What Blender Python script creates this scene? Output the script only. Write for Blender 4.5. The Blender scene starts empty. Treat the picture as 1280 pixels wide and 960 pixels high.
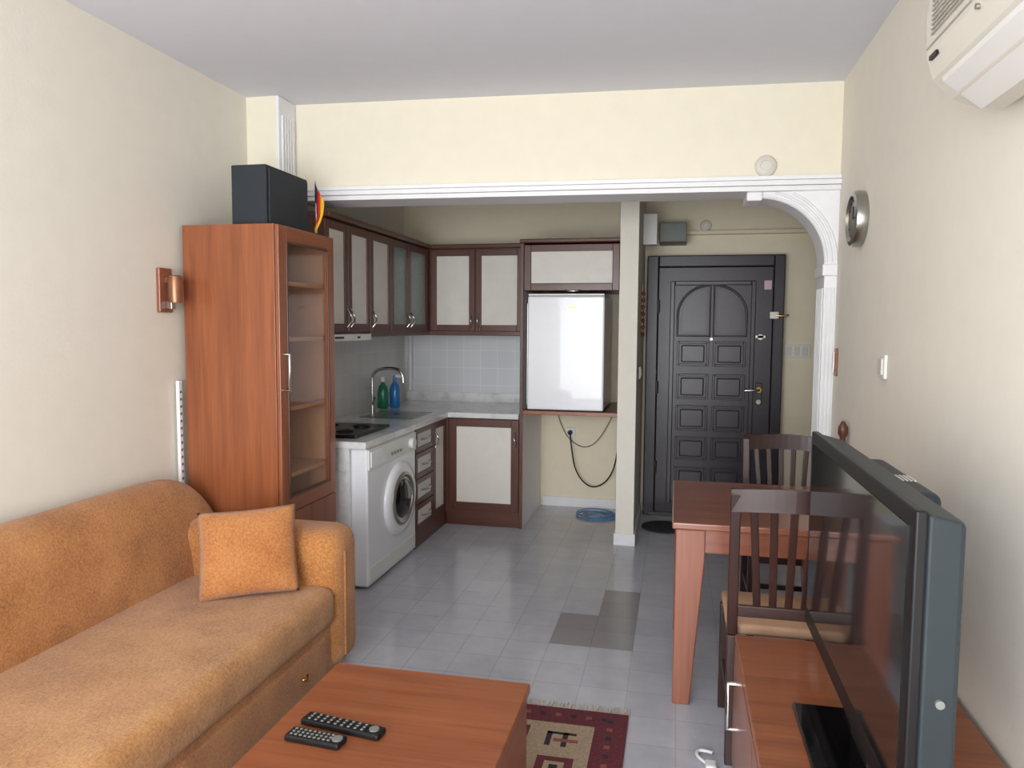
import bpy, bmesh, math, random
from mathutils import Vector, Matrix
random.seed(3)
scene=bpy.context.scene
col=scene.collection
def s2l(c):
    return tuple(((v/255)/12.92 if v/255<=.04045 else ((v/255+.055)/1.055)**2.4) for v in c)+(1,)
# ---------------------------------------------------------------- materials
def newmat(name):
    m=bpy.data.materials.new(name); m.use_nodes=True
    nt=m.node_tree; b=nt.nodes["Principled BSDF"]
    return m,nt,b
def L(nt,a,b): nt.links.new(a,b)
def coords(nt,scale=(1,1,1),loc=(0,0,0),rot=(0,0,0)):
    tc=nt.nodes.new("ShaderNodeTexCoord"); mp=nt.nodes.new("ShaderNodeMapping")
    mp.inputs["Scale"].default_value=scale; mp.inputs["Location"].default_value=loc; mp.inputs["Rotation"].default_value=rot
    L(nt,tc.outputs["Object"],mp.inputs["Vector"]); return mp.outputs["Vector"]
def noise(nt,vec,scale,detail=4,rough=.5):
    n=nt.nodes.new("ShaderNodeTexNoise"); n.inputs["Scale"].default_value=scale
    n.inputs["Detail"].default_value=detail; n.inputs["Roughness"].default_value=rough
    L(nt,vec,n.inputs["Vector"]); return n.outputs["Fac"]
def ramp(nt,fac,stops):
    r=nt.nodes.new("ShaderNodeValToRGB"); e=r.color_ramp.elements
    while len(e)>len(stops): e.remove(e[-1])
    while len(e)<len(stops): e.new(1)
    for i,(p,c) in enumerate(stops): e[i].position=p; e[i].color=c
    L(nt,fac,r.inputs["Fac"]); return r.outputs["Color"]
def bump(nt,b,fac,strength,dist=.002):
    n=nt.nodes.new("ShaderNodeBump"); n.inputs["Strength"].default_value=strength; n.inputs["Distance"].default_value=dist
    L(nt,fac,n.inputs["Height"]); L(nt,n.outputs["Normal"],b.inputs["Normal"])
def shade(c,k): return tuple(min(1,v*k) for v in c[:3])+(1,)
def plain(name,rgb,rough=.5,metal=0,var=.06,nscale=12,bmp=0,bscale=60,coat=0,spec=.5,bdist=.002):
    m,nt,b=newmat(name); c=s2l(rgb); v=coords(nt)
    f=noise(nt,v,nscale)
    L(nt,ramp(nt,f,[(.3,shade(c,1-var)),(.7,shade(c,1+var))]),b.inputs["Base Color"])
    b.inputs["Roughness"].default_value=rough; b.inputs["Metallic"].default_value=metal
    b.inputs["Coat Weight"].default_value=coat; b.inputs["Specular IOR Level"].default_value=spec
    if bmp: bump(nt,b,noise(nt,v,bscale,6,.6),bmp,bdist)
    return m
def wood(name,c1,c2,axis,rough=.3,coat=.3,freq=14):
    m,nt,b=newmat(name); sc=[freq]*3; sc["xyz".index(axis)]=freq*.07
    v=coords(nt,tuple(sc)); f=noise(nt,v,1.0,7,.62)
    sc2=[60]*3; sc2["xyz".index(axis)]=2.0
    v2=coords(nt,tuple(sc2)); f2=noise(nt,v2,1.5,3)
    mx=nt.nodes.new("ShaderNodeMath"); mx.operation="MULTIPLY_ADD"; mx.inputs[1].default_value=.3
    L(nt,f2,mx.inputs[0]); 
    mm=nt.nodes.new("ShaderNodeMath"); mm.operation="MULTIPLY"; mm.inputs[1].default_value=.7; L(nt,f,mm.inputs[0]); L(nt,mm.outputs[0],mx.inputs[2])
    L(nt,ramp(nt,mx.outputs[0],[(.32,s2l(c1)),(.68,s2l(c2))]),b.inputs["Base Color"])
    b.inputs["Roughness"].default_value=rough; b.inputs["Coat Weight"].default_value=coat; b.inputs["Coat Roughness"].default_value=.15
    return m
def tilemat(name,c1,c2,grout,w,h,plane,loc,rough=.25,mortar=.004,bm=.3,marble=0):
    m,nt,b=newmat(name)
    tc=nt.nodes.new("ShaderNodeTexCoord"); sp=nt.nodes.new("ShaderNodeSeparateXYZ"); L(nt,tc.outputs["Object"],sp.inputs[0])
    cb=nt.nodes.new("ShaderNodeCombineXYZ"); L(nt,sp.outputs[plane[0]],cb.inputs[0]); L(nt,sp.outputs[plane[1]],cb.inputs[1])
    ad=nt.nodes.new("ShaderNodeVectorMath"); ad.operation="ADD"; ad.inputs[1].default_value=(loc[0]+100*w,loc[1]+100*h,0); L(nt,cb.outputs[0],ad.inputs[0])
    br=nt.nodes.new("ShaderNodeTexBrick"); br.offset=0; br.squash=1
    L(nt,ad.outputs[0],br.inputs["Vector"])
    br.inputs["Scale"].default_value=1; br.inputs["Brick Width"].default_value=w; br.inputs["Row Height"].default_value=h
    br.inputs["Mortar Size"].default_value=mortar; br.inputs["Mortar Smooth"].default_value=.3; br.inputs["Bias"].default_value=0
    br.inputs["Color1"].default_value=s2l(c1); br.inputs["Color2"].default_value=s2l(c2); br.inputs["Mortar"].default_value=s2l(grout)
    nz=noise(nt,tc.outputs["Object"],9,8,.65)
    mix=nt.nodes.new("ShaderNodeMix"); mix.data_type="RGBA"; mix.blend_type="MULTIPLY"; mix.inputs[0].default_value=1
    L(nt,br.outputs["Color"],mix.inputs[6]); L(nt,ramp(nt,nz,[(.35,(1-marble,1-marble,1-marble,1)),(.65,(1,1,1,1))]),mix.inputs[7])
    L(nt,mix.outputs[2],b.inputs["Base Color"]); b.inputs["Roughness"].default_value=rough
    inv=nt.nodes.new("ShaderNodeMath"); inv.operation="SUBTRACT"; inv.inputs[0].default_value=1; L(nt,br.outputs["Fac"],inv.inputs[1])
    bump(nt,b,inv.outputs[0],bm,.002)
    return m
M={}
M['wall']=plain("wall_cream",(234,229,216),.85,var=.015,bmp=.3,bscale=90,bdist=.002,spec=.2)
M['wall_in']=plain("wall_yellow",(238,231,211),.85,var=.015,bmp=.15,bscale=70,spec=.2)
M['wall_k']=plain("wall_kitchen",(240,230,205),.85,var=.015,bmp=.15,bscale=70,spec=.2)
M['wall_w']=plain("wall_offwhite",(235,231,219),.8,var=.015,spec=.2)
M['ceil']=plain("ceiling_paint",(223,225,232),.9,var=.01,spec=.2)
M['white']=plain("white_paint",(238,238,239),.5,var=.02)
M['plastic']=plain("white_plastic",(232,232,228),.35,var=.01)
M['ivory']=plain("ivory_plastic",(218,214,202),.4,var=.01)
M['grille']=plain("grille_shadow",(176,172,160),.5)
M['enamel']=plain("white_enamel",(240,242,246),.25,var=.01,coat=.3)
M['floor']=tilemat("floor_tiles",(198,199,206),(190,191,199),(178,179,185),.2,.2,(0,1),(.17,-.1),.17,.003,.12,.10)
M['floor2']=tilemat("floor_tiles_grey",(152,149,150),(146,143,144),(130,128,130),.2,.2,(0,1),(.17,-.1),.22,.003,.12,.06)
M['tileB']=tilemat("wall_tiles_back",(222,224,226),(216,219,222),(236,236,236),.15,.15,(0,2),(0,0.03),.2,.003,.3)
M['tileL']=tilemat("wall_tiles_left",(216,214,210),(212,210,206),(228,226,222),.15,.15,(1,2),(0,0.03),.2,.003,.3)
def marble():
    m,nt,b=newmat("marble"); v=coords(nt,(2,2,2),rot=(.3,.5,.2)); 
    n=noise(nt,v,3,10,.7); L(nt,ramp(nt,n,[(.3,s2l((184,185,188))),(.46,s2l((222,222,222))),(.55,s2l((232,232,230))),(.75,s2l((214,214,215)))]),b.inputs["Base Color"])
    b.inputs["Roughness"].default_value=.18; b.inputs["Coat Weight"].default_value=.3; return m
M['marble']=marble()
C1,C2=(122,66,38),(162,96,60)
for a in 'xyz': 
    M['cherry_'+a]=wood("cherry_"+a,C1,C2,a,.34,.2)
    M['mahog_'+a]=wood("mahogany_"+a,(72,38,27),(102,58,41),a,.38,.15)
    M['wenge_'+a]=wood("wenge_"+a,(40,22,18),(62,35,29),a,.38,.2)
M['tablewood']=wood("table_wood",(118,66,48),(150,92,68),'x',.24,.5)
M['tablewood_z']=wood("table_wood_z",(122,66,44),(158,96,68),'z',.3,.3)
M['inner']=plain("wardrobe_inner",(196,146,110),.5,var=.05)
M['stone']=plain("cream_panel",(226,222,212),.5,var=.03,bmp=.08)
M['frost']=plain("frosted_glass",(132,148,143),.25,var=.12,nscale=40)
M['chrome']=plain("chrome",(205,205,205),.18,1,.03)
M['steel']=plain("brushed_steel",(170,168,160),.3,1,.05)
M['brass']=plain("brass",(190,150,80),.25,1,.05)
M['copper']=plain("copper",(150,105,80),.35,.7,.1)
M['black']=plain("black_plastic",(20,20,22),.4,var=.1,spec=.3)
M['blackgloss']=plain("black_gloss",(10,10,12),.12,coat=.3)
M['hob']=plain("hob_black",(20,20,22),.3,spec=.3)
M['speaker']=plain("speaker_charcoal",(38,44,50),.75,var=.06,bmp=.2,bscale=300)
M['door']=plain("door_dark",(46,39,47),.36,var=.1,bmp=.15,bscale=120)
M['doorp']=plain("door_dark_panel",(54,46,53),.34,var=.1,bmp=.15,bscale=120)
M['tvside']=plain("tv_blue_grey",(42,50,54),.5,var=.04,spec=.3)
M['greybox']=plain("meter_grey",(118,122,116),.5)
M['red']=plain("flag_red",(200,30,25),.7); M['gold']=plain("flag_gold",(235,180,30),.7); M['flagblack']=plain("flag_black",(20,20,20),.7)
M['green']=plain("bottle_green",(25,120,85),.3,coat=.3); M['blue']=plain("bottle_blue",(40,120,190),.3,coat=.3)
M['hose']=plain("hose_blue",(90,135,175),.4)
M['cushion']=plain("seat_beige",(190,152,122),.8,var=.1,bmp=.4,bscale=200)
M['pink']=plain("sticker_pink",(215,180,198),.5)
M['darkmat']=plain("doormat",(50,48,50),.95,bmp=.8,bscale=200)
M['clockface']=plain("clock_face",(96,90,74),.4,var=.1)
def fabric(name,c1,c2,c3):
    m,nt,b=newmat(name); v=coords(nt); f=noise(nt,v,110,6,.7); g=noise(nt,v,5,4)
    mx=nt.nodes.new("ShaderNodeMath"); mx.operation="MULTIPLY_ADD"; mx.inputs[1].default_value=.35
    mm=nt.nodes.new("ShaderNodeMath"); mm.operation="MULTIPLY"; mm.inputs[1].default_value=.65
    L(nt,f,mm.inputs[0]); L(nt,g,mx.inputs[0]); L(nt,mm.outputs[0],mx.inputs[2])
    L(nt,ramp(nt,mx.outputs[0],[(.36,s2l(c1)),(.5,s2l(c2)),(.64,s2l(c3))]),b.inputs["Base Color"])
    b.inputs["Roughness"].default_value=.95; b.inputs["Specular IOR Level"].default_value=.15
    b.inputs["Sheen Weight"].default_value=.3
    bump(nt,b,noise(nt,v,150,5,.7),.8,.006); return m
M['sofa']=fabric("sofa_orange_chenille",(142,90,46),(184,122,66),(206,148,90))
M['seat']=fabric("sofa_seat_chenille",(154,102,54),(192,136,80),(212,160,104))
M['pillow']=fabric("pillow_orange",(160,98,54),(190,127,74),(206,146,94))
def glassdark():
    m,nt,b=newmat("cabinet_glass"); out=nt.nodes["Material Output"]
    tr=nt.nodes.new("ShaderNodeBsdfTransparent"); tr.inputs[0].default_value=(.92,.88,.85,1)
    df=nt.nodes.new("ShaderNodeBsdfDiffuse"); v=coords(nt); L(nt,ramp(nt,noise(nt,v,3),[(.4,s2l((160,134,120))),(.6,s2l((168,142,128)))]),df.inputs[0])  # brown diffuse veil painted into the pane, brightens the unlit wardrobe interior
    m0=nt.nodes.new("ShaderNodeMixShader"); m0.inputs[0].default_value=.15; L(nt,tr.outputs[0],m0.inputs[1]); L(nt,df.outputs[0],m0.inputs[2])
    gl=nt.nodes.new("ShaderNodeBsdfGlossy"); gl.inputs["Roughness"].default_value=.05
    mx=nt.nodes.new("ShaderNodeMixShader"); mx.inputs[0].default_value=.12; L(nt,m0.outputs[0],mx.inputs[1]); L(nt,gl.outputs[0],mx.inputs[2])
    L(nt,mx.outputs[0],out.inputs["Surface"]); return m
M['glass']=glassdark()
def screen():
    m,nt,b=newmat("tv_screen"); v=coords(nt); L(nt,ramp(nt,noise(nt,v,2),[(.4,(.008,.008,.009,1)),(.6,(.012,.012,.014,1))]),b.inputs["Base Color"])
    b.inputs["Roughness"].default_value=.07; b.inputs["IOR"].default_value=1.65; return m
M['screen']=screen()
# ---------------------------------------------------------------- geometry helpers
def obj(name,verts,faces,mat,smooth=False,bevel=0,seg=3):
    me=bpy.data.meshes.new(name); me.from_pydata([tuple(v) for v in verts],[],faces); 
    bm=bmesh.new(); bm.from_mesh(me); bmesh.ops.recalc_face_normals(bm,faces=bm.faces)
    if bevel: bmesh.ops.bevel(bm,geom=bm.edges[:]+bm.verts[:],offset=bevel,segments=seg,affect='EDGES',profile=.5,clamp_overlap=True)
    bm.to_mesh(me); bm.free()
    o=bpy.data.objects.new(name,me); col.objects.link(o); me.materials.append(M[mat] if isinstance(mat,str) else mat)
    for p in me.polygons: p.use_smooth=bool(smooth)
    return o
def box(name,x0,x1,y0,y1,z0,z1,mat,bevel=0,seg=2,smooth=False):
    v=[(x,y,z) for z in(z0,z1) for y in(y0,y1) for x in(x0,x1)]
    f=[(0,1,3,2),(4,5,7,6),(0,1,5,4),(2,3,7,6),(0,2,6,4),(1,3,7,5)]
    return obj(name,v,f,mat,smooth,bevel,seg)
def prism(name,poly,a,b,axis,mat,bevel=0,smooth=False,seg=2):
    def P(p,t):
        return {'z':(p[0],p[1],t),'y':(p[0],t,p[1]),'x':(t,p[0],p[1])}[axis]
    n=len(poly); v=[P(p,a) for p in poly]+[P(p,b) for p in poly]
    f=[tuple(range(n)),tuple(range(n,2*n))]+[(i,(i+1)%n,n+(i+1)%n,n+i) for i in range(n)]
    return obj(name,v,f,mat,smooth,bevel,seg)
def lathe(name,prof,center,axis,mat,n=32):
    v=[];f=[]
    for r,h in prof:
        for i in range(n):
            a=2*math.pi*i/n; c,s=r*math.cos(a),r*math.sin(a)
            p={'z':(c,s,h),'x':(h,c,s),'y':(c,h,s)}[axis]; v.append(tuple(p[k]+center[k] for k in range(3)))
    m=len(prof)
    for j in range(m-1):
        for i in range(n): f.append((j*n+i,j*n+(i+1)%n,(j+1)*n+(i+1)%n,(j+1)*n+i))
    f.append(tuple(range(n))); f.append(tuple(range((m-1)*n,m*n)))
    o=obj(name,v,f,mat,True)
    for p in o.data.polygons: p.use_smooth=len(p.vertices)==4
    try: o.data.set_sharp_from_angle(angle=math.radians(40))
    except Exception: pass
    return o
def cyl(name,r,a,b,center,axis,mat,n=24): return lathe(name,[(r,a),(r,b)],center,axis,mat,n)
def tube(name,pts,r,mat,res=8,closed=False,smoothc=True):
    cu=bpy.data.curves.new(name,'CURVE'); cu.dimensions='3D'; cu.bevel_depth=r; cu.bevel_resolution=3; cu.use_fill_caps=True
    if smoothc:
        s=cu.splines.new('NURBS'); s.points.add(len(pts)-1); s.order_u=3; s.use_endpoint_u=not closed; s.use_cyclic_u=closed; s.resolution_u=res
    else:
        s=cu.splines.new('POLY'); s.points.add(len(pts)-1); s.use_cyclic_u=closed
    for i,p in enumerate(pts): s.points[i].co=(*p,1)
    t=bpy.data.objects.new(name,cu); col.objects.link(t); bpy.context.view_layer.update()
    me=bpy.data.meshes.new_from_object(t.evaluated_get(bpy.context.evaluated_depsgraph_get()))
    bpy.data.objects.remove(t); o=bpy.data.objects.new(name,me); col.objects.link(o)
    me.materials.clear(); me.materials.append(M[mat])
    for p in me.polygons: p.use_smooth=True
    return o
def group(name,parts,xf=None):
    pts=[]
    for o in parts:
        if xf is not None: o.data.transform(xf)
        pts+=[v.co for v in o.data.vertices]
    lo=Vector([min(p[k] for p in pts) for k in range(3)]); hi=Vector([max(p[k] for p in pts) for k in range(3)])
    e=bpy.data.objects.new(name,None); e.empty_display_size=.1; col.objects.link(e)
    e.location=((lo.x+hi.x)/2,(lo.y+hi.y)/2,lo.z)
    for o in parts:
        o.parent=e; o.matrix_parent_inverse=Matrix.Translation(-e.location)
    return e
def frame_box(pre,axis,pos,depth,u0,u1,v0,v1,w,mat_h,mat_v,bev=.003):
    def B(n,a0,a1,b0,b1,m):
        p0,p1=sorted((pos,pos+depth))
        return box(n,p0,p1,a0,a1,b0,b1,m,bev) if axis=='x' else box(n,a0,a1,p0,p1,b0,b1,m,bev)
    return [B(pre+"_stile_a",u0,u0+w,v0,v1,mat_v),B(pre+"_stile_b",u1-w,u1,v0,v1,mat_v),
            B(pre+"_rail_low",u0+w,u1-w,v0,v0+w,mat_h),B(pre+"_rail_top",u0+w,u1-w,v1-w,v1,mat_h)]
XL,XR,H=-2.35,.8,2.78
YB=6.3; YN=-1.7
def yb(x): return 4.03+(x+2.12)*.05
# ---------------------------------------------------------------- room
box("floor",XL-.15,1.95,YN-.15,YB+.15,-.1,0,'floor')
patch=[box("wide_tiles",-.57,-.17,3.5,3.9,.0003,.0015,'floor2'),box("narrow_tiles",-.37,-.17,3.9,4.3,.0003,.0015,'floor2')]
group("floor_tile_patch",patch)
box("ceiling",XL-.15,1.95,YN-.15,YB+.15,H,H+.1,'ceil')
box("wall_left",XL-.15,XL,YN-.15,YB+.15,0,H,'wall')
box("wall_right",XR,XR+.15,YN-.15,4.39,0,H,'wall')
box("wall_back",XL,1.95,YB,YB+.15,0,H,'wall_k')
box("wall_hall_right",1.8,1.95,4.39,YB,0,H,'wall_k')
box("wall_hall_front",XR+.15,1.95,4.24,4.39,0,H,'wall_k')
wy0,wy1=YN-.15,YN
ww=[box("pier_left",XL,-2.0,wy0,wy1,0,H,'wall'),box("pier_right",.5,XR,wy0,wy1,0,H,'wall'),box("lintel",-2.0,.5,wy0,wy1,2.45,H,'wall'),box("sill_wall",-2.0,.5,wy0,wy1,0,.25,'wall')]
group("wall_front",ww)
wf=[box("mullion_%d"%i,x,x+.06,wy0+.04,wy1-.04,.25,2.45,'white') for i,x in enumerate((-2.0,-1.2,-.4,.44))]
wf+=[box("rail_low",-1.94,.44,wy0+.04,wy1-.04,.25,.31,'white'),box("rail_top",-1.94,.44,wy0+.04,wy1-.04,2.39,2.45,'white')]
group("window_1",wf)
prism("wall_beam",[(XL,yb(XL)),(XR,yb(XR)),(XR,yb(XR)+.2),(XL,yb(XL)+.2)],2.25,H,'z','wall_in')
tr=[]
for i,(z0,z1,d) in enumerate(((2.292,2.312,.03),(2.262,2.286,.045),(2.235,2.258,.035),(2.258,2.262,.02),(2.286,2.292,.015))):
    tr.append(prism("step_%d"%i,[(-2.13,yb(-2.13)-d),(XR-.001,yb(XR)-d),(XR-.001,yb(XR)+.22),(-2.13,yb(-2.13)+.22)],z0,z1,'z','white'))
group("trim_1",tr)
box("wall_column",XL,-2.17,3.845,4.0,0,H,'wall_in')
pl=[box("core",-2.17,-2.15,3.835,4.02,0,H-.002,'white',.003)]
for k in range(5): pl.append(box("flute_%d"%k,-2.152,-2.142,3.865+k*.028,3.865+k*.028+.014,2.30,H-.10,'white',.003))
pl.append(box("cap",-2.175,-2.135,3.83,4.025,2.20,2.27,'white',.005))
group("trim_2",pl)
arc=[]
cx,cz,r=.40,1.87,.345
poly=[(.36,2.235),(.36,2.205)]
for i in range(0,21):
    a=math.pi/2*(1-i/20); poly.append((cx+r*math.cos(a)*.97,cz+r*math.sin(a)*.97))
poly+=[(.738,1.80),(.738,0),(.799,0),(.799,2.235)]
AY=4.165
arc.append(prism("spandrel",poly,AY,AY+.21,'y','white'))
for k,off in enumerate((.015,.04,.065)):
    pts=[(cx+(r+off-.005)*math.cos(a)*.97,AY-.004,cz+(r+off-.005)*math.sin(a)*.97) for a in [math.pi/2*(1-i/14) for i in range(15)]]
    pts=[(x,y,z) for x,y,z in pts if x<.795 and z<2.23]
    arc.append(tube("arch_bead_%d"%k,pts,.007,'white'))
arc.append(box("capital",.725,.799,AY-.02,AY+.22,1.80,1.86,'white',.006))
arc.append(box("bracket",.34,.42,AY-.02,AY+.215,2.19,2.236,'white',.008))
for k in range(3): arc.append(box("leg_flute_%d"%k,.745+k*.018,.755+k*.018,AY-.008,AY,.15,1.74,'white',.003))
for k in range(6): arc.append(box("reveal_flute_%d"%k,.732,.738,AY+.02+k*.03,AY+.035+k*.03,.15,1.74,'white',.002))
group("trim_3",arc)
PX0,PX1=-.39,-.265
box("wall_partition",PX0,PX1,5.24,YB,0,H,'wall_w')
box("baseboard_partition",PX0-.012,PX1+.012,5.228,YB-.12,0,.085,'white',.003)
box("baseboard_back",-1.09,PX0-.014,YB-.015,YB,0,.08,'white')
box("baseboard_hall",.83,1.8,YB-.015,YB,0,.08,'white')
box("trim_4",PX1,1.79,YB-.07,YB,2.27,2.30,'wall_k',.004)
box("baseboard_right",XR-.012,XR,YN,4.16,0,.07,'white')
box("baseboard_left",XL,XL+.012,YN,3.83,0,.07,'white')
box("trim_5",-2.34,-1.14,YB-.01,YB,.87,1.5,'tileB')
box("trim_6",XL,XL+.01,4.0,YB-.01,.87,1.5,'tileL')
# ---------------------------------------------------------------- entrance door
DY=6.18; d=[]
d.append(box("frame_l",-.24,-.15,DY-.02,YB-.001,0,2.10,'door',.008))
d.append(box("frame_r",.73,.81,DY-.02,YB-.001,0,2.10,'door',.008))
d.append(box("frame_t",-.15,.73,DY-.02,YB-.001,2.01,2.10,'door',.008))
d.append(box("leaf",-.148,.728,DY+.01,DY+.07,.02,2.008,'door',.004))
d.append(box("threshold",-.2,.78,DY-.03,YB-.01,0,.03,'door',.004))
d+=frame_box("border",'y',DY-.006,.02,-.055,.60,.10,1.90,.035,'doorp','doorp',.006)
def dz(y): return 1.91-(y-350)*.00635
rows=[(427,458),(468,500),(508,540),(548,578),(587,617)]
for c,(x0,x1) in enumerate(((.005,.255),(.285,.535))):
    for k,(a,b_) in enumerate(rows):
        d+=frame_box("panelrim_%d_%d"%(c,k),'y',DY-.002,.014,x0,x1,dz(b_),dz(a),.018,'doorp','doorp',.004)
        d.append(box("panel_%d_%d"%(c,k),x0+.035,x1-.035,DY-.006,DY+.012,dz(b_)+.03,dz(a)-.03,'doorp',.01))
    zb=dz(420); 
    q=[]
    for i in range(11):
        a=math.pi/2*i/10; q.append((.25*math.cos(a),.16+.24*math.sin(a)))
    sg=-1 if c==0 else 1; ox=.255 if c==0 else .285
    out=[(ox,zb),(ox+sg*.25,zb)]+[(ox+sg*u,zb+v) for u,v in q]
    d.append(tube("archrim_%d"%c,[(x,DY+.004,z) for x,z in out],.010,'doorp',closed=True,smoothc=False))
    inn=[(ox+sg*.03,zb+.03),(ox+sg*.21,zb+.03)]+[(ox+sg*(.03+.72*u),zb+.03+v*.84) for u,v in q]
    d.append(prism("archpanel_%d"%c,inn,DY-.004,DY+.012,'y','doorp'))
d.append(cyl("peephole",.010,-.012,.02,(.27,DY,1.44),'y','steel'))
d.append(box("handle_plate",.615,.665,DY-.012,DY+.012,.93,1.10,'door',.004))
d.append(tube("handle",[(.64,DY-.01,1.045),(.64,DY-.05,1.045),(.60,DY-.055,1.045),(.53,DY-.05,1.04)],.010,'chrome'))
d.append(cyl("handle_rose",.022,-.018,-.010,(.64,DY,1.045),'y','brass'))
d.append(cyl("lock_upper",.022,-.02,.012,(.64,DY,1.46),'y','steel'))
d.append(box("lock_bar",.60,.68,DY-.02,DY+.01,1.45,1.475,'steel',.003))
d.append(box("chain_plate",.70,.77,DY-.05,DY-.02,1.60,1.66,'steel',.004))
d.append(tube("chain",[(.74,DY-.04,1.63),(.78,DY-.05,1.62),(.84,DY-.05,1.63)],.008,'brass'))
d.append(cyl("lock_lower",.018,-.02,.012,(.64,DY,.95),'y','steel'))
d.append(box("sticker",.66,.715,DY+.006,DY+.0105,1.83,1.90,'pink'))
for z in(.35,1.0,1.65): d.append(cyl("hinge",.013,z,z+.1,(-.148,DY-.012,0),'z','door'))
group("door_1",d)
# ---------------------------------------------------------------- kitchen upper cabinets
def arch_handle(axis,pos,u,z0,z1,out):
    n=7; pts=[]
    for i in range(n):
        t=i/(n-1); k=out*math.sin(math.pi*t)
        w=.006*math.sin(2*math.pi*t)
        pts.append((pos+k,u+w,z0+(z1-z0)*t) if axis=='x' else (u+w,pos+k,z0+(z1-z0)*t))
    return tube("pull",pts,.006,'chrome')
UX=-1.97; k=[]
UZ0,UZ1=1.48,2.17
k.append(box("carcass_left",XL+.011,UX-.02,4.012,YB-.011,UZ0,UZ1-.02,'mahog_y'))
ys=[4.012,4.32,4.66,5.03,5.38,5.80]
for i in range(5):
    k+=frame_box("door%d"%i,'x',UX-.02,.02,ys[i]+.002,ys[i+1]-.002,UZ0+.01,UZ1-.03,.05,'mahog_y','mahog_z')
    k.append(box("panel%d"%i,UX-.019,UX-.008,ys[i]+.05,ys[i+1]-.05,UZ0+.06,UZ1-.08,'stone' if i<3 else 'frost'))
for u in (4.295,4.345,4.69,5.34,5.42): k.append(arch_handle('x',UX,u,1.52,1.63,.03))
UY=5.86
k.append(box("corner_post",UX-.02,UX+.0,5.80,UY,UZ0+.01,UZ1-.03,'mahog_z'))
k.append(box("carcass_back",UX-.02,-1.14,UY+.02,YB-.011,UZ0,UZ1-.02,'mahog_x'))
xs=[UX+.01,-1.585,-1.19]
for i in range(2):
    k+=frame_box("bdoor%d"%i,'y',UY,.02,xs[i]+.002,xs[i+1]-.002,UZ0+.01,UZ1-.03,.05,'mahog_x','mahog_z')
    k.append(box("bpanel%d"%i,xs[i]+.05,xs[i+1]-.05,UY+.008,UY+.019,UZ0+.06,UZ1-.08,'stone'))
k.append(box("bfill",-1.19,-1.14,UY+.002,UY+.02,UZ0,UZ1-.02,'mahog_z'))
for u in(-1.615,-1.56): k.append(arch_handle('y',UY,u,1.52,1.63,-.03))
k.append(box("cornice_left",XL+.011,UX+.03,4.012,YB-.011,UZ1-.022,UZ1+.012,'mahog_y',.006))
k.append(box("cornice_back",UX+.02,-1.142,UY-.03,YB-.011,UZ1-.022,UZ1+.012,'mahog_x',.006))
k.append(box("lightrail_left",XL+.3,UX+.004,4.65,5.86,UZ0-.025,UZ0+.012,'mahog_y',.004))
k.append(box("lightrail_back",UX+.0,-1.142,UY-.004,UY+.03,UZ0-.025,UZ0+.012,'mahog_x',.004))
group("kitchen_wall_cabinet",k)
hd=[box("body",XL+.012,UX+.02,4.02,4.62,1.435,1.477,'plastic',.006),box("slot",UX+.018,UX+.022,4.08,4.2,1.45,1.462,'black'),box("slot2",UX+.018,UX+.022,4.4,4.44,1.45,1.462,'black')]
group("range_hood",hd)
# ---------------------------------------------------------------- base cabinets
BX=-1.715; BY=5.50; b=[]
b.append(box("carcass_left",XL+.012,BX-.02,4.80,YB-.012,.10,.835,'mahog_y'))
b.append(box("plinth_left",XL+.012,BX-.03,4.80,YB-.012,0,.10,'mahog_y'))
dzs=[.12,.30,.48,.66,.83]
for i in range(4):
    b+=frame_box("drw%d"%i,'x',BX-.02,.02,4.82,5.19,dzs[i],dzs[i+1]-.006,.035,'mahog_y','mahog_z')
    b.append(box("drwp%d"%i,BX-.018,BX-.008,4.855,5.155,dzs[i]+.03,dzs[i+1]-.04,'stone'))
    zc=(dzs[i]+dzs[i+1])/2
    b.append(tube("pull%d"%i,[(BX-.005,4.93,zc),(BX+.03,4.95,zc),(BX+.03,5.08,zc),(BX-.005,5.10,zc)],.006,'chrome'))
b+=frame_box("cd",'x',BX-.02,.02,5.20,BY,.12,.825,.05,'mahog_y','mahog_z')
b.append(box("cdp",BX-.018,BX-.008,5.25,5.45,.17,.775,'stone'))
b.append(arch_handle('x',BX,5.23,.64,.75,.03))
b.append(box("carcass_back",BX,-1.142,BY+.02,YB-.012,.10,.835,'mahog_x'))
b.append(box("plinth_back",BX-.03,-1.142,BY+.03,YB-.012,0,.10,'mahog_x'))
b.append(box("filler",BX-.02,BX+.02,BY,BY+.02,.10,.83,'mahog_z'))
b.append(box("toeboard",BX+.0,-1.142,BY+.006,BY+.03,.0,.12,'mahog_x'))
b.append(box("toeboard2",BX-.03,BX-.006,4.80,BY+.03,.0,.12,'mahog_y'))
b+=frame_box("bd",'y',BY,.02,BX+.022,-1.145,.12,.825,.06,'mahog_x','mahog_z')
b.append(box("bdp",BX+.08,-1.205,BY+.008,BY+.018,.18,.765,'stone'))
b.append(arch_handle('y',BY,-1.17,.62,.73,-.03))
b.append(box("marble_side",XL+.012,-1.80,3.925,3.955,0,.835,'marble',.002))
b.append(prism("worktop",[(XL+.012,3.91),(-1.69,3.91),(-1.69,5.47),(-1.142,5.47),(-1.142,YB-.012),(XL+.012,YB-.012)],.835,.875,'z','marble',.004))
b.append(box("upstand",XL+.03,-1.142,YB-.03,YB-.012,.875,.955,'marble',.002))
group("kitchen_base_cabinet",b)
sk=[box("rim",-2.20,-1.80,4.98,5.42,.8755,.879,'steel',.001),box("bowl",-2.16,-1.84,5.02,5.38,.8792,.880,'steel')]
sk+=[cyl("drain",.025,.8802,.882,(-2.0,5.2,0),'z','black')]
group("kitchen_sink",sk)
fx,fy=-2.255,5.35
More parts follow.
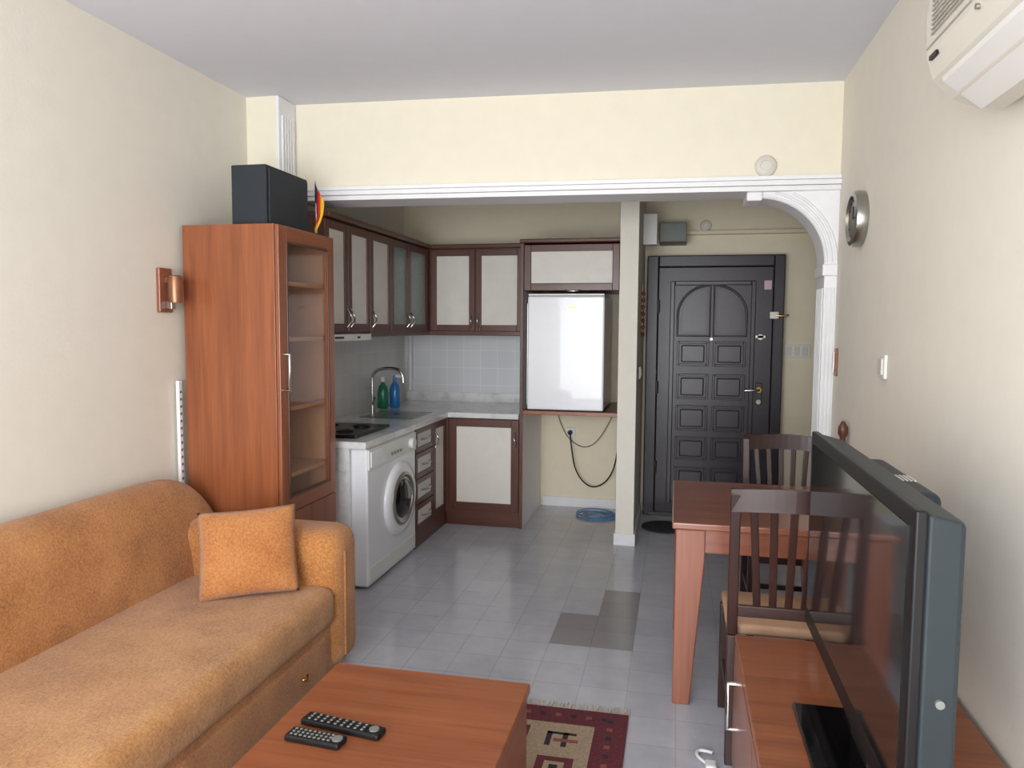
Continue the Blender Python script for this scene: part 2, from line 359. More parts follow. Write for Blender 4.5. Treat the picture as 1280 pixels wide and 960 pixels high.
fa=[cyl("base",.024,.876,.92,(fx,fy,0),'z','chrome'),
    tube("spout",[(fx,fy,.91),(fx,fy,1.05),(fx,fy,1.16),(fx+.05,fy,1.20),(fx+.14,fy+.0,1.21),(fx+.22,fy,1.20),(fx+.25,fy,1.15),(fx+.25,fy,1.10)],.012,'chrome'),
    tube("lever",[(fx,fy,.93),(fx+.03,fy-.05,.96),(fx+.05,fy-.08,.99)],.008,'chrome')]
group("kitchen_faucet",fa)
def bottle(name,x,y,h,mat,spray):
    p=[lathe("body",[(.034,.0),(.042,.01),(.044,h*.5),(.034,h*.68),(.016,h*.78),(.014,h*.84)],(x,y,.876),'z',mat)]
    p.append(cyl("cap",.016,h*.84,h,(x,y,.876),'z','plastic' if not spray else mat,16))
    if spray: p.append(box("nozzle",x-.015,x+.06,y-.012,y+.012,.876+h*.92,.876+h*1.02,'white',.004))
    return group(name,p)
bottle("detergent_bottle",-2.27,5.60,.25,'green',False)
bottle("spray_bottle",-2.20,5.68,.26,'blue',True)
ct=[box("glass",-2.27,-1.80,4.02,4.55,.8755,.895,'hob',.004)]
for (x,y) in((-2.14,4.16),(-2.14,4.40),(-1.93,4.16),(-1.93,4.40)):
    ct.append(lathe("burner",[(.05,.8955),(.05,.903),(.03,.908)],(x,y,0),'z','black'))
group("cooktop",ct)
cyl("water_pipe",.018,.956,1.455,(-2.28,YB-.04,0),'z','white')
# ---------------------------------------------------------------- washing machine
w=[]; WX=-1.705; W0,W1=3.965,4.775
w.append(box("body",-2.30,WX,W0,W1,.02,.828,'enamel',.012,3))
w.append(box("panel",WX-.002,WX+.008,W0+.01,W1-.01,.70,.82,'plastic',.004))
w.append(box("drawer",WX+.006,WX+.014,W0+.03,W0+.25,.715,.805,'enamel',.006))
w.append(cyl("knob",.035,0,.03,(WX+.006,4.66,.76),'x','plastic'))
for i in range(4): w.append(cyl("button",.010,0,.012,(WX+.006,4.32+i*.05,.745),'x','steel',12))
def ring(name,prof,c,mat,sy=1.12):
    o=lathe(name,prof,(0,0,0),'x',mat,40)
    for v in o.data.vertices: v.co=Vector((v.co.x+c[0],v.co.y*sy+c[1],v.co.z+c[2]))
    return o
c=(WX,4.47,.435)
w.append(ring("door_outer",[(.235,-.002),(.235,.008),(.225,.022),(.19,.032),(.17,.028)],c,'enamel'))
w.append(ring("door_ring",[(.168,.02),(.168,.034),(.15,.040),(.135,.034),(.13,.02)],c,'steel'))
w.append(ring("door_glass",[(.13,.022),(.12,.034),(.08,.05),(.03,.058),(.001,.06)],c,'blackgloss'))
w.append(box("kick",WX-.002,WX+.004,W0+.02,W1-.02,.05,.13,'plastic',.003))
for x in(-2.2,-1.8):
    for y in(W0+.08,W1-.08): w.append(cyl("foot",.02,0,.03,(x,y,0),'z','black',12))
group("washing_machine",w)
# ---------------------------------------------------------------- fridge niche
FY=5.50; n=[]
n.append(box("side_left",-1.138,-1.115,FY,YB-.012,.0,2.14,'white'))
n.append(box("side_left_edge",-1.138,-1.113,FY-.012,FY,.0,2.14,'mahog_z',.002))
n.append(box("top_carcass",-1.113,-.412,FY+.02,YB-.012,1.80,2.13,'mahog_x'))
n+=frame_box("topdoor",'y',FY-.002,.022,-1.112,-.412,1.795,2.13,.05,'mahog_x','mahog_z')
n.append(box("toppanel",-1.06,-.464,FY+.008,FY+.019,1.85,2.08,'stone'))
n.append(tube("pull",[(-.80,FY-.002,1.80),(-.80,FY-.03,1.79),(-.70,FY-.03,1.79),(-.70,FY-.002,1.80)],.005,'chrome'))
n.append(box("cornice",-1.138,-.395,FY-.05,YB-.012,2.14,2.168,'mahog_x',.006))
n.append(box("shelf",-1.113,-.40,FY-.01,YB-.02,.875,.905,'cherry_x',.003))
n.append(box("side_right",-.412,-.398,FY+.01,YB-.02,.905,1.80,'cherry_z'))
group("fridge_cabinet",n)
f=[]
f.append(box("body",-1.075,-.515,FY+.03,FY+.58,.915,1.755,'enamel',.01,3))
f.append(box("door",-1.078,-.512,FY-.025,FY+.027,.915,1.755,'enamel',.012,3))
f.append(box("top_lip",-1.075,-.515,FY-.02,FY+.02,1.757,1.772,'plastic',.003))
f.append(box("badge",-.80+.02,-.72,FY-.028,FY-.024,1.665,1.68,'brass'))
f.append(box("grip",-1.08,-1.074,FY-.03,FY,.95,1.70,'steel',.001))
for x in(-1.03,-.56): f.append(cyl("foot",.018,.905,.916,(x,FY+.08,0),'z','black',12)); f.append(cyl("foot",.018,.905,.916,(x,FY+.5,0),'z','black',12))
group("refrigerator",f)
group("wall_outlet",[box("plate",-.90,-.82,YB-.018,YB-.001,.60,.68,'plastic',.004),cyl("plug",.02,-.05,-.018,(-.86,YB,.64),'y','black')])
cb=[tube("cable_a",[(-.86,YB-.05,.64),(-.84,YB-.10,.52),(-.80,YB-.10,.30),(-.66,YB-.10,.17),(-.50,YB-.12,.28),(-.44,YB-.14,.55),(-.43,YB-.2,.87)],.006,'black'),
    tube("cable_b",[(-.98,YB-.03,.86),(-.96,YB-.03,.74),(-.86,YB-.04,.56),(-.70,YB-.04,.50),(-.56,YB-.05,.66),(-.48,YB-.06,.86)],.004,'greybox')]
group("power_cable",cb)
hs=[]
for i,(rr,ox,oy,tz) in enumerate(((.16,0,0,.008),(.125,.012,.01,.012),(.15,-.015,.03,.021),(.09,.0,-.02,.010))):
    hs.append(tube("loop%d"%i,[(-.60+ox+rr*1.05*math.cos(t*math.pi/6),6.0+oy+rr*.95*math.sin(t*math.pi/6),tz+.004*math.sin(t*1.7+i)) for t in range(12)],.0055,'hose',closed=True))
hs.append(tube("tail",[(-.50,5.93,.008),(-.43,5.92,.01),(-.425,6.05,.02),(-.44,6.2,.25)],.0055,'hose'))
group("garden_hose",hs)
lathe("doormat",[(.17,0.001),(.17,.012),(.15,.018)],(-.06,5.78,0),'z','darkmat')
group("meter_box",[box("case",-.15,.06,YB-.30,YB-.001,2.19,2.34,'greybox',.006),box("case_lid",-.14,.05,YB-.305,YB-.30,2.20,2.33,'greybox',.002),box("bracket",-.262,-.16,YB-.5,YB-.4,2.15,2.38,'plastic',.004)])
def disc(name,c,axis,s,r=.06):
    prof=[(r,0),(r,s*.012),(r*.85,s*.022),(r*.5,s*.026),(r*.45,s*.022)]
    return lathe(name,prof,c,axis,'ivory',28)
disc("junction_cover",(.43,yb(.43),2.365),'y',-1,.055)
disc("smoke_detector",(.21,YB-.001,2.345),'y',-1,.045)
group("switch_panel",[box("plate",.84,1.03,YB-.02,YB-.001,1.30,1.40,'plastic',.004)]+[box("rocker",.85+i*.06,.89+i*.06,YB-.026,YB-.02,1.315,1.385,'ivory',.002) for i in range(3)])
orn=[tube("cord",[(PX1+.012,5.7,1.85),(PX1+.014,5.7,1.7),(PX1+.012,5.7,1.5)],.003,'brass')]
for i in range(7):
    orn.append(lathe("bead%d"%i,[(.002,-.02),(.014,-.008),(.016,.004),(.002,.02)],(PX1+.018,5.7,1.48+i*.05),'z','copper',10))
group("wall_ornament",orn)
group("light_switch",[box("plate",PX1-.0,PX1+.012,5.6,5.68,1.15,1.24,'plastic',.003),box("rocker",PX1+.01,PX1+.018,5.615,5.665,1.165,1.225,'ivory',.002)])
# ---------------------------------------------------------------- right wall items
cl=lathe("rim",[(.122,-.002),(.124,-.03),(.118,-.048),(.100,-.052),(.094,-.040)],(XR,3.66,2.02),'x','steel',40)
cf=lathe("face",[(.095,-.038),(.001,-.0385)],(XR,3.66,2.02),'x','clockface',40)
h1=box("hand_hour",XR-.043,XR-.041,3.655,3.665,2.02,2.075,'black'); h2=box("hand_minute",XR-.045,XR-.043,3.60,3.66,2.017,2.023,'black')
tk=[box("tick",XR-.042,XR-.040,3.66+.08*math.cos(a)-.004,3.66+.08*math.cos(a)+.004,2.02+.08*math.sin(a)-.004,2.02+.08*math.sin(a)+.004,'black') for a in [i*math.pi/6 for i in range(12)]]
group("wall_clock",[cl,cf,h1,h2]+tk)
group("light_switch",[box("plate",XR-.014,XR-.001,3.14,3.23,1.335,1.43,'plastic',.005,3),box("rocker",XR-.022,XR-.013,3.155,3.215,1.35,1.415,'ivory',.004)])
group("wall_thermometer",[box("board",XR-.012,XR-.001,4.06,4.11,1.29,1.43,'tablewood_z',.004),cyl("tube",.004,1.31,1.41,(XR-.015,4.085,0),'z','chrome',8)])
a_=[]
pr=[(XR-.001,2.09),(XR-.001,2.40),(XR-.17,2.40),(XR-.205,2.375),(XR-.215,2.30),(XR-.212,2.20),(XR-.195,2.145),(XR-.15,2.095),(XR-.09,2.07),(XR-.03,2.07)]
v=[];n_=len(pr)
for yy,sc in((1.25,.96),(1.27,1.0),(2.09,1.0),(2.115,.95)):
    for x,z in pr: v.append((XR-.001+(x-XR+.001)*sc,yy,2.23+(z-2.23)*sc))
fcs=[tuple(range(n_)),tuple(range(3*n_,4*n_))]
for j in range(3):
    for i in range(n_): fcs.append((j*n_+i,j*n_+(i+1)%n_,(j+1)*n_+(i+1)%n_,(j+1)*n_+i))
a_.append(obj("case",v,fcs,'ivory'))
for i in range(13): a_.append(box("grille%d"%i,XR-.219,XR-.209,1.30,2.04,2.235+i*.011,2.240+i*.011,'grille',.001))
a_.append(box("seam",XR-.216,XR-.19,1.28,2.08,2.214,2.217,'grille'))
a_.append(box("label",XR-.2145,XR-.20,2.01,2.06,2.182,2.192,'black'))
ls=obj("louver",[(XR-.190,1.33,2.135),(XR-.190,2.04,2.135),(XR-.10,2.04,2.066),(XR-.10,1.33,2.066),(XR-.186,1.33,2.125),(XR-.186,2.04,2.125),(XR-.10,2.04,2.056),(XR-.10,1.33,2.056)],[(0,1,2,3),(4,5,6,7),(0,1,5,4),(2,3,7,6),(0,3,7,4),(1,2,6,5)],'plastic'); a_.append(ls)
for i in range(3): a_.append(cyl("led",.006,-.004,.004,(XR-.213,1.66+i*.05,2.19),'x','steel',10))
group("air_conditioner",a_)
sc=[box("plate",XL,XL+.02,3.06,3.15,1.585,1.79,'tablewood_z',.004),box("arm",XL+.02,XL+.075,3.09,3.12,1.72,1.75,'copper',.003),
    lathe("shade",[(.030,0),(.034,.03),(.034,.09),(.030,.12),(.022,.125)],(XL+.08,3.09,1.63),'z','copper',20),
    box("tail",XL+.02,XL+.05,3.10,3.13,1.60,1.64,'steel',.003)]
group("wall_sconce",sc)
st=[box("rail",XL+.0125,XL+.03,3.165,3.185,.45,1.26,'white')]+[box("slot%d"%i,XL+.028,XL+.0312,3.168,3.182,.5+i*.035,.512+i*.035,'greybox') for i in range(21)]
group("shelf_rail",st)
# ---------------------------------------------------------------- wardrobe
w=[]; wx0,wx1,wy_0,wy_1,wh=XL+.035,-1.835,3.21,3.79,2.0
w.append(box("side_near",wx0,wx1,wy_0,wy_0+.018,0,wh,'cherry_z',.002))
w.append(box("side_far",wx0,wx1,wy_1-.018,wy_1,0,wh,'cherry_z',.002))
w.append(box("lining_far",wx0+.016,wx1-.004,wy_1-.024,wy_1-.0185,.1,wh-.03,'inner'))
w.append(box("back",wx0,wx0+.015,wy_0+.02,wy_1-.025,0,wh,'inner'))
w.append(box("top",wx0,wx1+.0,wy_0+.0185,wy_1-.0185,wh-.022,wh,'cherry_y'))
w.append(box("base",wx0+.015,wx1-.01,wy_0+.02,wy_1-.025,.0,.08,'cherry_y'))
for z in(.55,.78,1.11,1.45,1.72): w.append(box("shelf",wx0+.015,wx1-.006,wy_0+.02,wy_1-.025,z,z+.02,'inner'))
w+=frame_box("door",'x',wx1+.002,.02,wy_0+.002,wy_1-.002,.62,wh-.004,.075,'cherry_y','cherry_z')
w.append(obj("glass",[(wx1+.010,wy_0+.075,.69),(wx1+.010,wy_1-.075,.69),(wx1+.010,wy_1-.075,wh-.075),(wx1+.010,wy_0+.075,wh-.075)],[(0,1,2,3)],'glass'))
w+=frame_box("bead",'x',wx1+.018,.008,wy_0+.07,wy_1-.07,.688,wh-.072,.012,'mahog_y','mahog_z',.002)
w.append(box("door_low",wx1+.002,wx1+.022,wy_0+.002,wy_1-.002,.06,.615,'cherry_z',.003))
w.append(tube("handle",[(wx1+.02,wy_0+.04,1.22),(wx1+.05,wy_0+.04,1.22),(wx1+.05,wy_0+.04,1.39),(wx1+.02,wy_0+.04,1.39)],.008,'chrome',smoothc=False))
group("display_wardrobe",w)
sp=[box("cabinet",-2.10,-1.915,3.29,3.70,wh+.001,wh+.29,'speaker',.006),box("grille",-1.915,-1.905,3.305,3.685,wh+.015,wh+.275,'speaker',.004)]
group("speaker",sp)
fl=[tube("pole",[(-1.86,3.69,wh),(-1.862,3.69,wh+.12),(-1.865,3.69,wh+.28)],.004,'steel'),cyl("stand",.03,wh,wh+.01,(-1.87,3.69,0),'z','flagblack')]
for i,mm in enumerate(('flagblack','red','gold')):
    vv=[];ff=[]
    for j in range(9):
        t=j/8
        for s_ in(0,1):
            u=(i+s_)*.020
            vv.append((-1.862+u*.8*math.cos(t*1.6)+.005*math.sin(t*7+i),3.685-.015*math.sin(t*6+u*40),wh+.27-.17*t-u*1.6))
    for j in range(8): ff.append((2*j,2*j+1,2*j+3,2*j+2))
    o=obj("stripe%d"%i,vv,ff,mm,True); so=o.modifiers.new("s",'SOLIDIFY'); so.thickness=.002; fl.append(o)
group("table_flag",fl)
# ---------------------------------------------------------------- sofa
def rbox(name,x0,x1,y0,y1,z0,z1,mat,r,seg=5):
    return box(name,x0,x1,y0,y1,z0,z1,mat,r,seg,True)
s=[]; SY0,SY1=.85,3.13
s.append(rbox("base",-2.28,-1.415,SY0+.1,2.92,.04,.27,'sofa',.015))
s.append(rbox("drawer_front",-1.42,-1.40,1.0,2.82,.06,.23,'sofa',.008))
s.append(rbox("seat_cushion",-2.15,-1.385,SY0+.15,2.90,.255,.43,'seat',.055))
pf=[(-2.33,.10),(-2.33,.78),(-2.30,.83),(-2.25,.845),(-2.19,.825),(-2.14,.76),(-2.10,.66),(-2.065,.54),(-2.05,.42),(-2.05,.10)]
ysn=[SY0+.05,SY0+.12]+[1.1+i*.18 for i in range(11)]+[3.02,3.10,3.15,3.17]
v=[];n_=len(pf)
for yy in ysn:
    k_=1.0
    if yy>2.9: k_=math.sqrt(max(0,1-((yy-2.9)/.275)**2))*.30+.70
    for x,z in pf: v.append((x,yy,.10+(z-.10)*k_ if z>.1 else z))
fc=[tuple(range(n_)),tuple(range((len(ysn)-1)*n_,len(ysn)*n_))]
for j in range(len(ysn)-1):
    for i in range(n_): fc.append((j*n_+i,j*n_+(i+1)%n_,(j+1)*n_+(i+1)%n_,(j+1)*n_+i))
o=obj("backrest",v,fc,'sofa',True); sb=o.modifiers.new("sub",'SUBSURF'); sb.levels=2; sb.render_levels=2
s.append(o)
for nm,y0,y1 in(("arm_far",2.87,3.13),("arm_near",.62,.90)):
    s.append(rbox(nm,-2.30,-1.38,y0,y1,.04,.655,'sofa',.085,6))
s.append(tube("piping",[(-1.378,2.955,.10),(-1.378,2.955,.56)],.005,'sofa'))
s.append(tube("drawer_ring",[(-1.397,2.60,.15),(-1.385,2.60,.15),(-1.382,2.62,.135),(-1.385,2.64,.15),(-1.397,2.64,.15)],.006,'brass'))
for x in(-2.2,-1.5):
    for y in(.8,2.98): s.append(cyl("foot",.025,0,.05,(x,y,0),'z','black',12))
group("sofa",s)
def pillow(name,wd,ht,th,mat):
    N=24; v=[];f=[]
    for side in(1,-1):
        for j in range(N+1):
            for i in range(N+1):
                u=-1+2*i/N; w_=-1+2*j/N
                e=(1-abs(u)**3.0)*(1-abs(w_)**3.0)
                x=u*wd/2*(1-.045*math.cos(w_*math.pi/2)); z=w_*ht/2*(1-.045*math.cos(u*math.pi/2))
                v.append((x,side*th/2*max(0,e)**.55,z))
    S=(N+1)*(N+1)
    for sidx in range(2):
        for j in range(N):
            for i in range(N):
                a=sidx*S+j*(N+1)+i; f.append((a,a+1,a+N+2,a+N+1))
    o=obj(name,v,f,mat,True)
    bm=bmesh.new(); bm.from_mesh(o.data); bmesh.ops.remove_doubles(bm,verts=bm.verts,dist=.0005); bmesh.ops.recalc_face_normals(bm,faces=bm.faces); bm.to_mesh(o.data); bm.free()
    for p in o.data.polygons: p.use_smooth=True
    return o
p=pillow("throw_pillow",.39,.36,.12,'pillow')
p.data.transform(Matrix.Translation((-1.70,2.73,.60))@Matrix.Rotation(math.radians(26),4,'Z')@Matrix.Rotation(math.radians(-24),4,'X')@Matrix.Rotation(math.radians(-3),4,'Y'))
# ---------------------------------------------------------------- rug
def rugm(name,c1,c2,sc):
    m,nt,bb=newmat(name); v=coords(nt); f=noise(nt,v,sc,5,.7); L(nt,ramp(nt,f,[(.35,s2l(c1)),(.65,s2l(c2))]),bb.inputs["Base Color"]); bb.inputs["Roughness"].default_value=.95
    bump(nt,bb,noise(nt,coords(nt,(300,60,60)),1,3),.6,.003); return m
M['rugred']=rugm("rug_red",(84,34,42),(110,48,56),90); M['rugcream']=rugm("rug_cream",(146,128,106),(174,156,128),80)
M['rugdark']=rugm("rug_dark",(36,32,38),(54,48,54),80); M['rugrose']=rugm("rug_rose",(120,70,62),(146,90,80),80); M['fringe']=rugm("rug_fringe",(180,172,156),(205,196,180),80)
rg=[box("base",-1.22,-.15,1.2,2.88,.001,.010,'rugred')]
rg.append(box("field",-1.06,-.27,1.4,2.76,.0102,.0112,'rugcream'))
def q(x0,x1,y0,y1,m,z=.0113): rg.append(box("motif",x0,x1,y0,y1,z,z+.0008,m))
y=2.74; r_=0
while y>1.45:
    for i in range(4):
        x=-1.04+i*.19
        typ=(i+r_*3)%4
        if typ==0:
            for (a,b_) in((.075,.02),(.05,.045),(.02,.075)): q(x+.085-a,x+.085+a,y-.085-b_,y-.085+b_,'rugdark')
            q(x+.065,x+.105,y-.10,y-.07,'rugrose',.0121)
        elif typ==1:
            q(x+.01,x+.16,y-.16,y-.01,'rugrose')
            for j in range(4): q(x+.03+j*.032,x+.042+j*.032,y-.14,y-.03,'rugcream',.0121)
        elif typ==2:
            q(x+.02,x+.15,y-.15,y-.02,'rugred'); q(x+.05,x+.12,y-.12,y-.05,'rugcream',.0121); q(x+.07,x+.10,y-.10,y-.07,'rugdark',.0129)
        else:
            q(x+.03,x+.14,y-.06,y-.045,'rugdark'); q(x+.03,x+.05,y-.14,y-.045,'rugdark'); q(x+.09,x+.11,y-.14,y-.045,'rugdark'); q(x+.06,x+.15,y-.11,y-.09,'rugrose',.0121)
    y-=.19; r_+=1
for i in range(26):
    yy=1.3+i*.06
    for xx in(-.225,-1.165): q(xx,xx+.022,yy,yy+.022,'rugdark' if i%2 else 'rugrose')
for i in range(16):
    xx=-1.15+i*.06
    q(xx,xx+.022,2.81,2.832,'rugdark' if i%2 else 'rugrose')
vv=[];ff=[]
for i in range(110):
    x=-1.22+1.07*i/109; dx=random.uniform(-.012,.012); l=random.uniform(.05,.07)
    b0=len(vv); vv+=[(x-.003,2.88,.002),(x+.003,2.88,.002),(x+.003+dx,2.88+l,.002),(x-.003+dx,2.88+l,.002),(x-.003,2.88,.006),(x+.003,2.88,.006),(x+.003+dx,2.88+l,.004),(x-.003+dx,2.88+l,.004)]
    ff+=[tuple(b0+k for k in t) for t in((0,1,2,3),(4,5,6,7),(0,1,5,4),(2,3,7,6),(0,3,7,4),(1,2,6,5))]
rg.append(obj("fringe",vv,ff,'fringe'))
group("rug",rg)
# ---------------------------------------------------------------- coffee table
t=[]; cx0,cx1,cy0,cy1,ch=-1.04,-.41,1.02,2.17,.45; z0=.0135
t.append(box("top",cx0,cx1,cy0,cy1,ch-.03,ch,'cherry_x',.004,3))
t.append(box("side_left",cx0+.02,cx0+.045,cy0+.03,cy1-.03,z0,ch-.03,'cherry_y',.002))
t.append(box("side_right",cx1-.03,cx1-.008,cy0+.01,cy1-.01,z0,ch-.03,'cherry_y',.002))
t.append(box("end_far",cx0+.045,cx1-.03,cy1-.05,cy1-.03,z0,ch-.03,'cherry_x',.002))
t.append(box("end_near",cx0+.045,cx1-.03,cy0+.03,cy0+.05,z0,ch-.03,'cherry_x',.002))
group("coffee_table",t)
def remote(name,cx_,cy_,ang,Lr,wr,z,mat):
    p=[box("body",-Lr/2,Lr/2,-wr/2,wr/2,0,.018,mat,.006,3)]
    for i in range(9):
        for j in range(3):
            p.append(box("key",-Lr*.42+i*Lr*.085,-Lr*.42+i*Lr*.085+.008,-wr*.34+j*wr*.26,-wr*.34+j*wr*.26+.007,.018,.0205,'greybox',.002))
    p.append(cyl("pad",wr*.28,.018,.021,(Lr*.40,0,0),'z','greybox',16))
    return group(name,p,Matrix.Translation((cx_,cy_,z))@Matrix.Rotation(ang,4,'Z'))
remote("remote_control",-.85,1.80,math.radians(-8),.24,.048,ch+.0005,'black')
remote("remote_control",-.893,1.728,math.radians(-5),.16,.05,ch+.0005,'black')
# ---------------------------------------------------------------- dining table
t=[]; tx0,tx1,ty0,ty1,th=0.0,.735,3.02,3.88,.755
t.append(box("top",tx0,tx1,ty0,ty1,th-.028,th,'tablewood',.006,3))
for nm,x0,x1,y0,y1 in(("apron_n",tx0+.06,tx1-.06,ty0+.03,ty0+.05),("apron_f",tx0+.06,tx1-.06,ty1-.05,ty1-.03),("apron_l",tx0+.03,tx0+.05,ty0+.06,ty1-.06),("apron_r",tx1-.05,tx1-.03,ty0+.06,ty1-.06)):
    t.append(box(nm,x0,x1,y0,y1,th-.125,th-.028,'tablewood',.002))
def leg(name,x,y,sx,sy,w0,w1,z1,mat):
    v=[]
    for z,w_ in((0,w1),(z1-.12,w0),(z1,w0)):
        v+=[(x,y,z),(x+sx*w_,y,z),(x+sx*w_,y+sy*w_,z),(x,y+sy*w_,z)]
    f=[(0,1,2,3),(8,9,10,11)]
    for j in range(2):
        for i in range(4): f.append((j*4+i,j*4+(i+1)%4,(j+1)*4+(i+1)%4,(j+1)*4+i))
    return obj(name,v,f,mat,False,.004,2)
for x,sx in((tx0+.015,1),(tx1-.015,-1)):
    for y,sy in((ty0+.015,1),(ty1-.015,-1)): t.append(leg("leg",x,y,sx,sy,.115,.068,th-.03,'tablewood_z'))
group("dining_table",t)
# ---------------------------------------------------------------- chairs
def chair(x,y,ang,nm="dining_chair",ht=.93,W=.40):
    p=[]; D=.40
    def bar(n,a,b,wx,wy,mat='wenge_z'):
        a=Vector(a);b=Vector(b); v=[]
        for c_ in(a,b): v+=[(c_.x-wx/2,c_.y-wy/2,c_.z),(c_.x+wx/2,c_.y-wy/2,c_.z),(c_.x+wx/2,c_.y+wy/2,c_.z),(c_.x-wx/2,c_.y+wy/2,c_.z)]
        return obj(n,v,[(0,1,2,3),(4,5,6,7),(0,1,5,4),(1,2,6,5),(2,3,7,6),(3,0,4,7)],mat,False,.004,2)
    for sx in(-1,1):
        p.append(bar("rear_leg",(sx*(W/2-.02),-D/2-.03,0),(sx*(W/2-.02),-D/2+.02,.45),.035,.04))
        p.append(bar("rear_post",(sx*(W/2-.02),-D/2+.02,.45),(sx*(W/2-.015),-D/2-.05,ht),.035,.03))
        p.append(bar("front_leg",(sx*(W/2-.02),D/2-.02,0),(sx*(W/2-.02),D/2-.02,.43),.038,.038))
        p.append(box("side_rail",sx*(W/2-.02)-.01,sx*(W/2-.02)+.01,-D/2+.03,D/2-.03,.37,.435,'wenge_y',.002))
        p.append(box("stretcher",sx*(W/2-.02)-.01,sx*(W/2-.02)+.01,-D/2+.01,D/2-.03,.18,.205,'wenge_y',.002))
    p.append(box("front_rail",-W/2+.03,W/2-.03,D/2-.03,D/2-.01,.37,.435,'wenge_x',.002))
    p.append(box("back_rail",-W/2+.03,W/2-.03,-D/2+.01,-D/2+.03,.37,.435,'wenge_x',.002))
    p.append(box("cross_stretcher",-W/2+.03,W/2-.03,-.01,.01,.18,.205,'wenge_x',.002))
    p.append(box("seat_pad",-W/2+.005,W/2-.005,-D/2+.045,D/2+.01,.435,.475,'cushion',.015,4,True))
    n=12; v=[];f=[]
    for i in range(n+1):
        u=-1+2*i/n; yy=-D/2-.045-.025*(1-u*u); zt=ht+.025-.012*u*u; zb_=ht-.065+.01*(1-u*u)
        for dy,z in((-.011,zb_),(.011,zb_),(.009,zt),(-.013,zt)): v.append((u*W/2,yy+dy,z))
    f=[(0,1,2,3),(4*n,4*n+1,4*n+2,4*n+3)]
    for i in range(n):
        for k_ in range(4): f.append((i*4+k_,i*4+(k_+1)%4,(i+1)*4+(k_+1)%4,(i+1)*4+k_))
    p.append(obj("top_rail",v,f,'wenge_x',False))
    p.append(box("low_rail",-W/2+.03,W/2-.03,-D/2+.0,-D/2+.02,.52,.56,'wenge_x',.003))
    for i in range(5):
        xx=-.13+i*.065
        p.append(bar("slat",(xx*.80,-D/2+.01,.55),(xx,-D/2-.045-.022*(1-(xx/.2)**2),ht-.05),.026,.012))
    return group(nm,p,Matrix.Translation((x,y,0))@Matrix.Rotation(ang,4,'Z'))
chair(.40,2.88,0,ht=.97,W=.41)
chair(.57,4.01,math.pi)
group("coat_stand",[lathe("post",[(.02,.03),(.02,.8),(.026,.85),(.016,.88),(.014,.92),(.024,.95),(.025,.98),(.014,1.005),(.012,1.02),(.022,1.04),(.022,1.07),(.006,1.10)],(.770,3.74,0),'z','mahog_z',16),
    lathe("foot",[(.028,0),(.028,.02),(.02,.04)],(.770,3.74,0),'z','mahog_z',16)])
# ---------------------------------------------------------------- TV stand
t=[]; sx0,sx1,sy0,sy1,sh=.22,.785,.75,2.57,.50
t.append(box("top",sx0-.004,sx1,sy0,sy1,sh-.025,sh,'cherry_x',.003))
t.append(box("side_far",sx0,sx1,sy1-.03,sy1-.008,0,sh-.025,'cherry_z',.002))
t.append(box("side_near",sx0,sx1,sy0+.008,sy0+.03,0,sh-.025,'cherry_z',.002))
t.append(box("back",sx1-.02,sx1-.005,sy0+.03,sy1-.03,.05,sh-.025,'cherry_y'))
t.append(box("bottom",sx0+.02,sx1-.02,sy0+.03,sy1-.03,.05,.07,'cherry_y'))
for i in range(3):
    a=sy0+.01+i*(sy1-sy0-.02)/3; bq=a+(sy1-sy0-.02)/3-.006
    t.append(box("door%d"%i,sx0-.006,sx0+.014,a,bq,.07,sh-.03,'cherry_y',.003))
    hy=bq-.12
    t.append(tube("handle%d"%i,[(sx0-.006,hy,.24),(sx0-.032,hy,.24),(sx0-.032,hy,.39),(sx0-.006,hy,.39)],.008,'chrome',smoothc=False))
group("tv_stand",t)
# ---------------------------------------------------------------- TV
t=[]; ty_0,ty_1,tz0,tz1,tx=1.43,2.48,.60,1.21,.42
t.append(box("bezel",tx,tx+.022,ty_0,ty_1,tz0,tz1,'black',.005,3))
t.append(box("screen",tx-.002,tx+.004,ty_0+.035,ty_1-.035,tz0+.06,tz1-.035,'screen'))
v=[(tx+.022,ty_0+.004,tz0+.01),(tx+.022,ty_1-.004,tz0+.01),(tx+.022,ty_1-.004,tz1-.006),(tx+.022,ty_0+.004,tz1-.006),
   (tx+.085,ty_0+.008,tz0+.02),(tx+.085,ty_1-.03,tz0+.02),(tx+.085,ty_1-.03,tz1-.02),(tx+.085,ty_0+.008,tz1-.02),
   (tx+.12,ty_0+.12,tz0+.08),(tx+.12,ty_1-.12,tz0+.08),(tx+.12,ty_1-.12,tz1-.05),(tx+.12,ty_0+.12,tz1-.05)]
f=[(0,1,2,3),(8,9,10,11)]
for j in range(2):
    for i in range(4): f.append((j*4+i,j*4+(i+1)%4,(j+1)*4+(i+1)%4,(j+1)*4+i))
t.append(obj("rear_shell",v,f,'tvside',False,.008,3))
t.append(box("rear_bulge",tx+.10,tx+.165,1.80,2.28,.80,1.165,'tvside',.02,3))
for i in range(4): t.append(box("vent%d"%i,tx+.12+.009*i,tx+.124+.009*i,1.95,2.02,1.164,1.167,'ivory'))
t.append(cyl("power_button",.008,-.006,.004,(tx+.055,ty_0+.005,.86),'y','greybox',12))
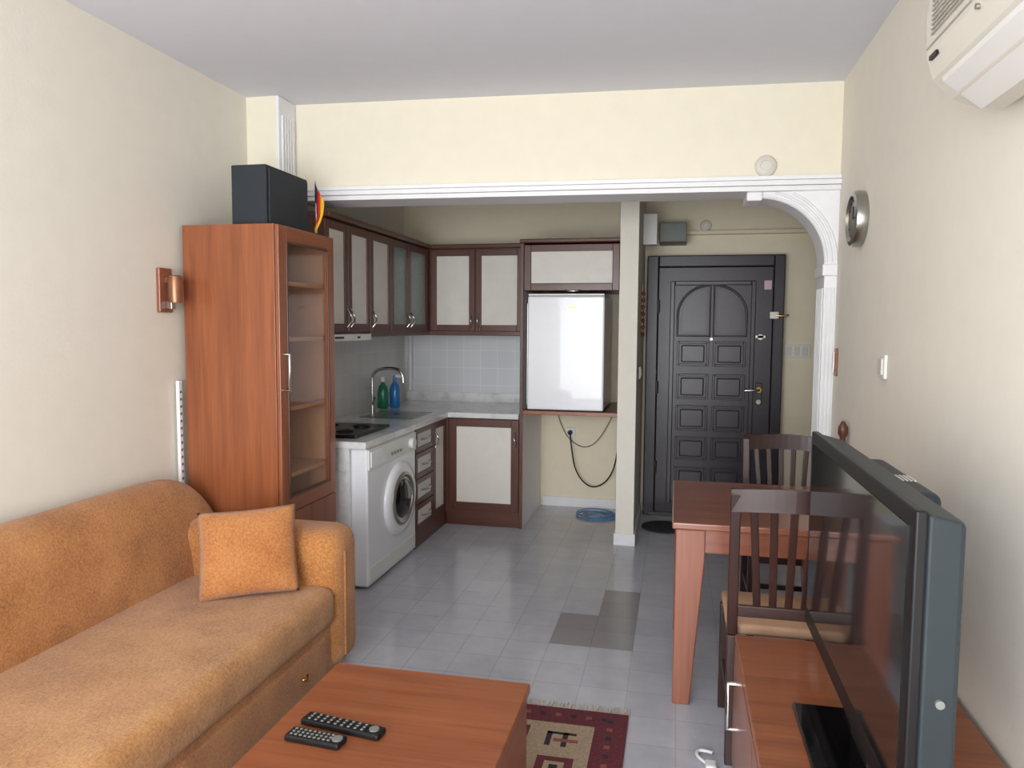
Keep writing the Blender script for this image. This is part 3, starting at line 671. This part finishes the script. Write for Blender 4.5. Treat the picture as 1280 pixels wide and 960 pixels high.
t.append(box("neck",tx+.03,tx+.07,1.80,1.96,sh+.014,tz0+.05,'black',.004))
t.append(box("foot",tx-.09,tx+.22,1.62,2.10,sh,sh+.014,'blackgloss',.006,3))
group("television",t)
group("tv_cable",[tube("cord",[(.62,1.62,sh+.008),(.66,1.50,sh+.008),(.67,1.40,sh+.04),(.71,1.38,sh+.05),(.75,1.40,sh+.03),(.77,1.50,sh+.008)],.006,'black')])
group("power_adapter",[tube("cord",[(.15,2.60,.01),(.10,2.64,.012),(.11,2.70,.012),(.16,2.68,.012)],.006,'plastic'),box("plug",.13,.17,2.56,2.61,.002,.03,'plastic',.008)])
# ---------------------------------------------------------------- lights
def area(name,loc,rot,sx,sy,p,c):
    l=bpy.data.lights.new(name,'AREA'); l.shape='RECTANGLE'; l.size=sx; l.size_y=sy; l.energy=p; l.color=c
    o=bpy.data.objects.new(name,l); o.location=loc; o.rotation_euler=rot; col.objects.link(o); return o
area("window_daylight",(-.75,YN-.2,1.35),(math.radians(90),0,0),2.4,2.1,222,(.955,.97,1.0))
w_=bpy.data.worlds.new("sky"); scene.world=w_; w_.use_nodes=True
bg=w_.node_tree.nodes["Background"]; bg.inputs[0].default_value=(.75,.85,1,1); bg.inputs[1].default_value=1.0
# ---------------------------------------------------------------- camera
yaw,pitch,roll=0.2146,0.07635,0.0066
fw=Vector((-math.sin(yaw)*math.cos(pitch),math.cos(yaw)*math.cos(pitch),-math.sin(pitch)))
rt=Vector((math.cos(yaw),math.sin(yaw),0)); up=rt.cross(fw)
r2=rt*math.cos(roll)+up*math.sin(roll); u2=-rt*math.sin(roll)+up*math.cos(roll)
cam=bpy.data.cameras.new("camera"); cam.sensor_width=36; cam.lens=940/1280*36; cam.clip_start=.02
co=bpy.data.objects.new("camera",cam); col.objects.link(co)
mt=Matrix((r2,u2,-fw)).transposed().to_4x4(); mt.translation=Vector((0,0,1.53)); co.matrix_world=mt
scene.camera=co
scene.view_settings.view_transform='Standard'
scene.view_settings.exposure=0
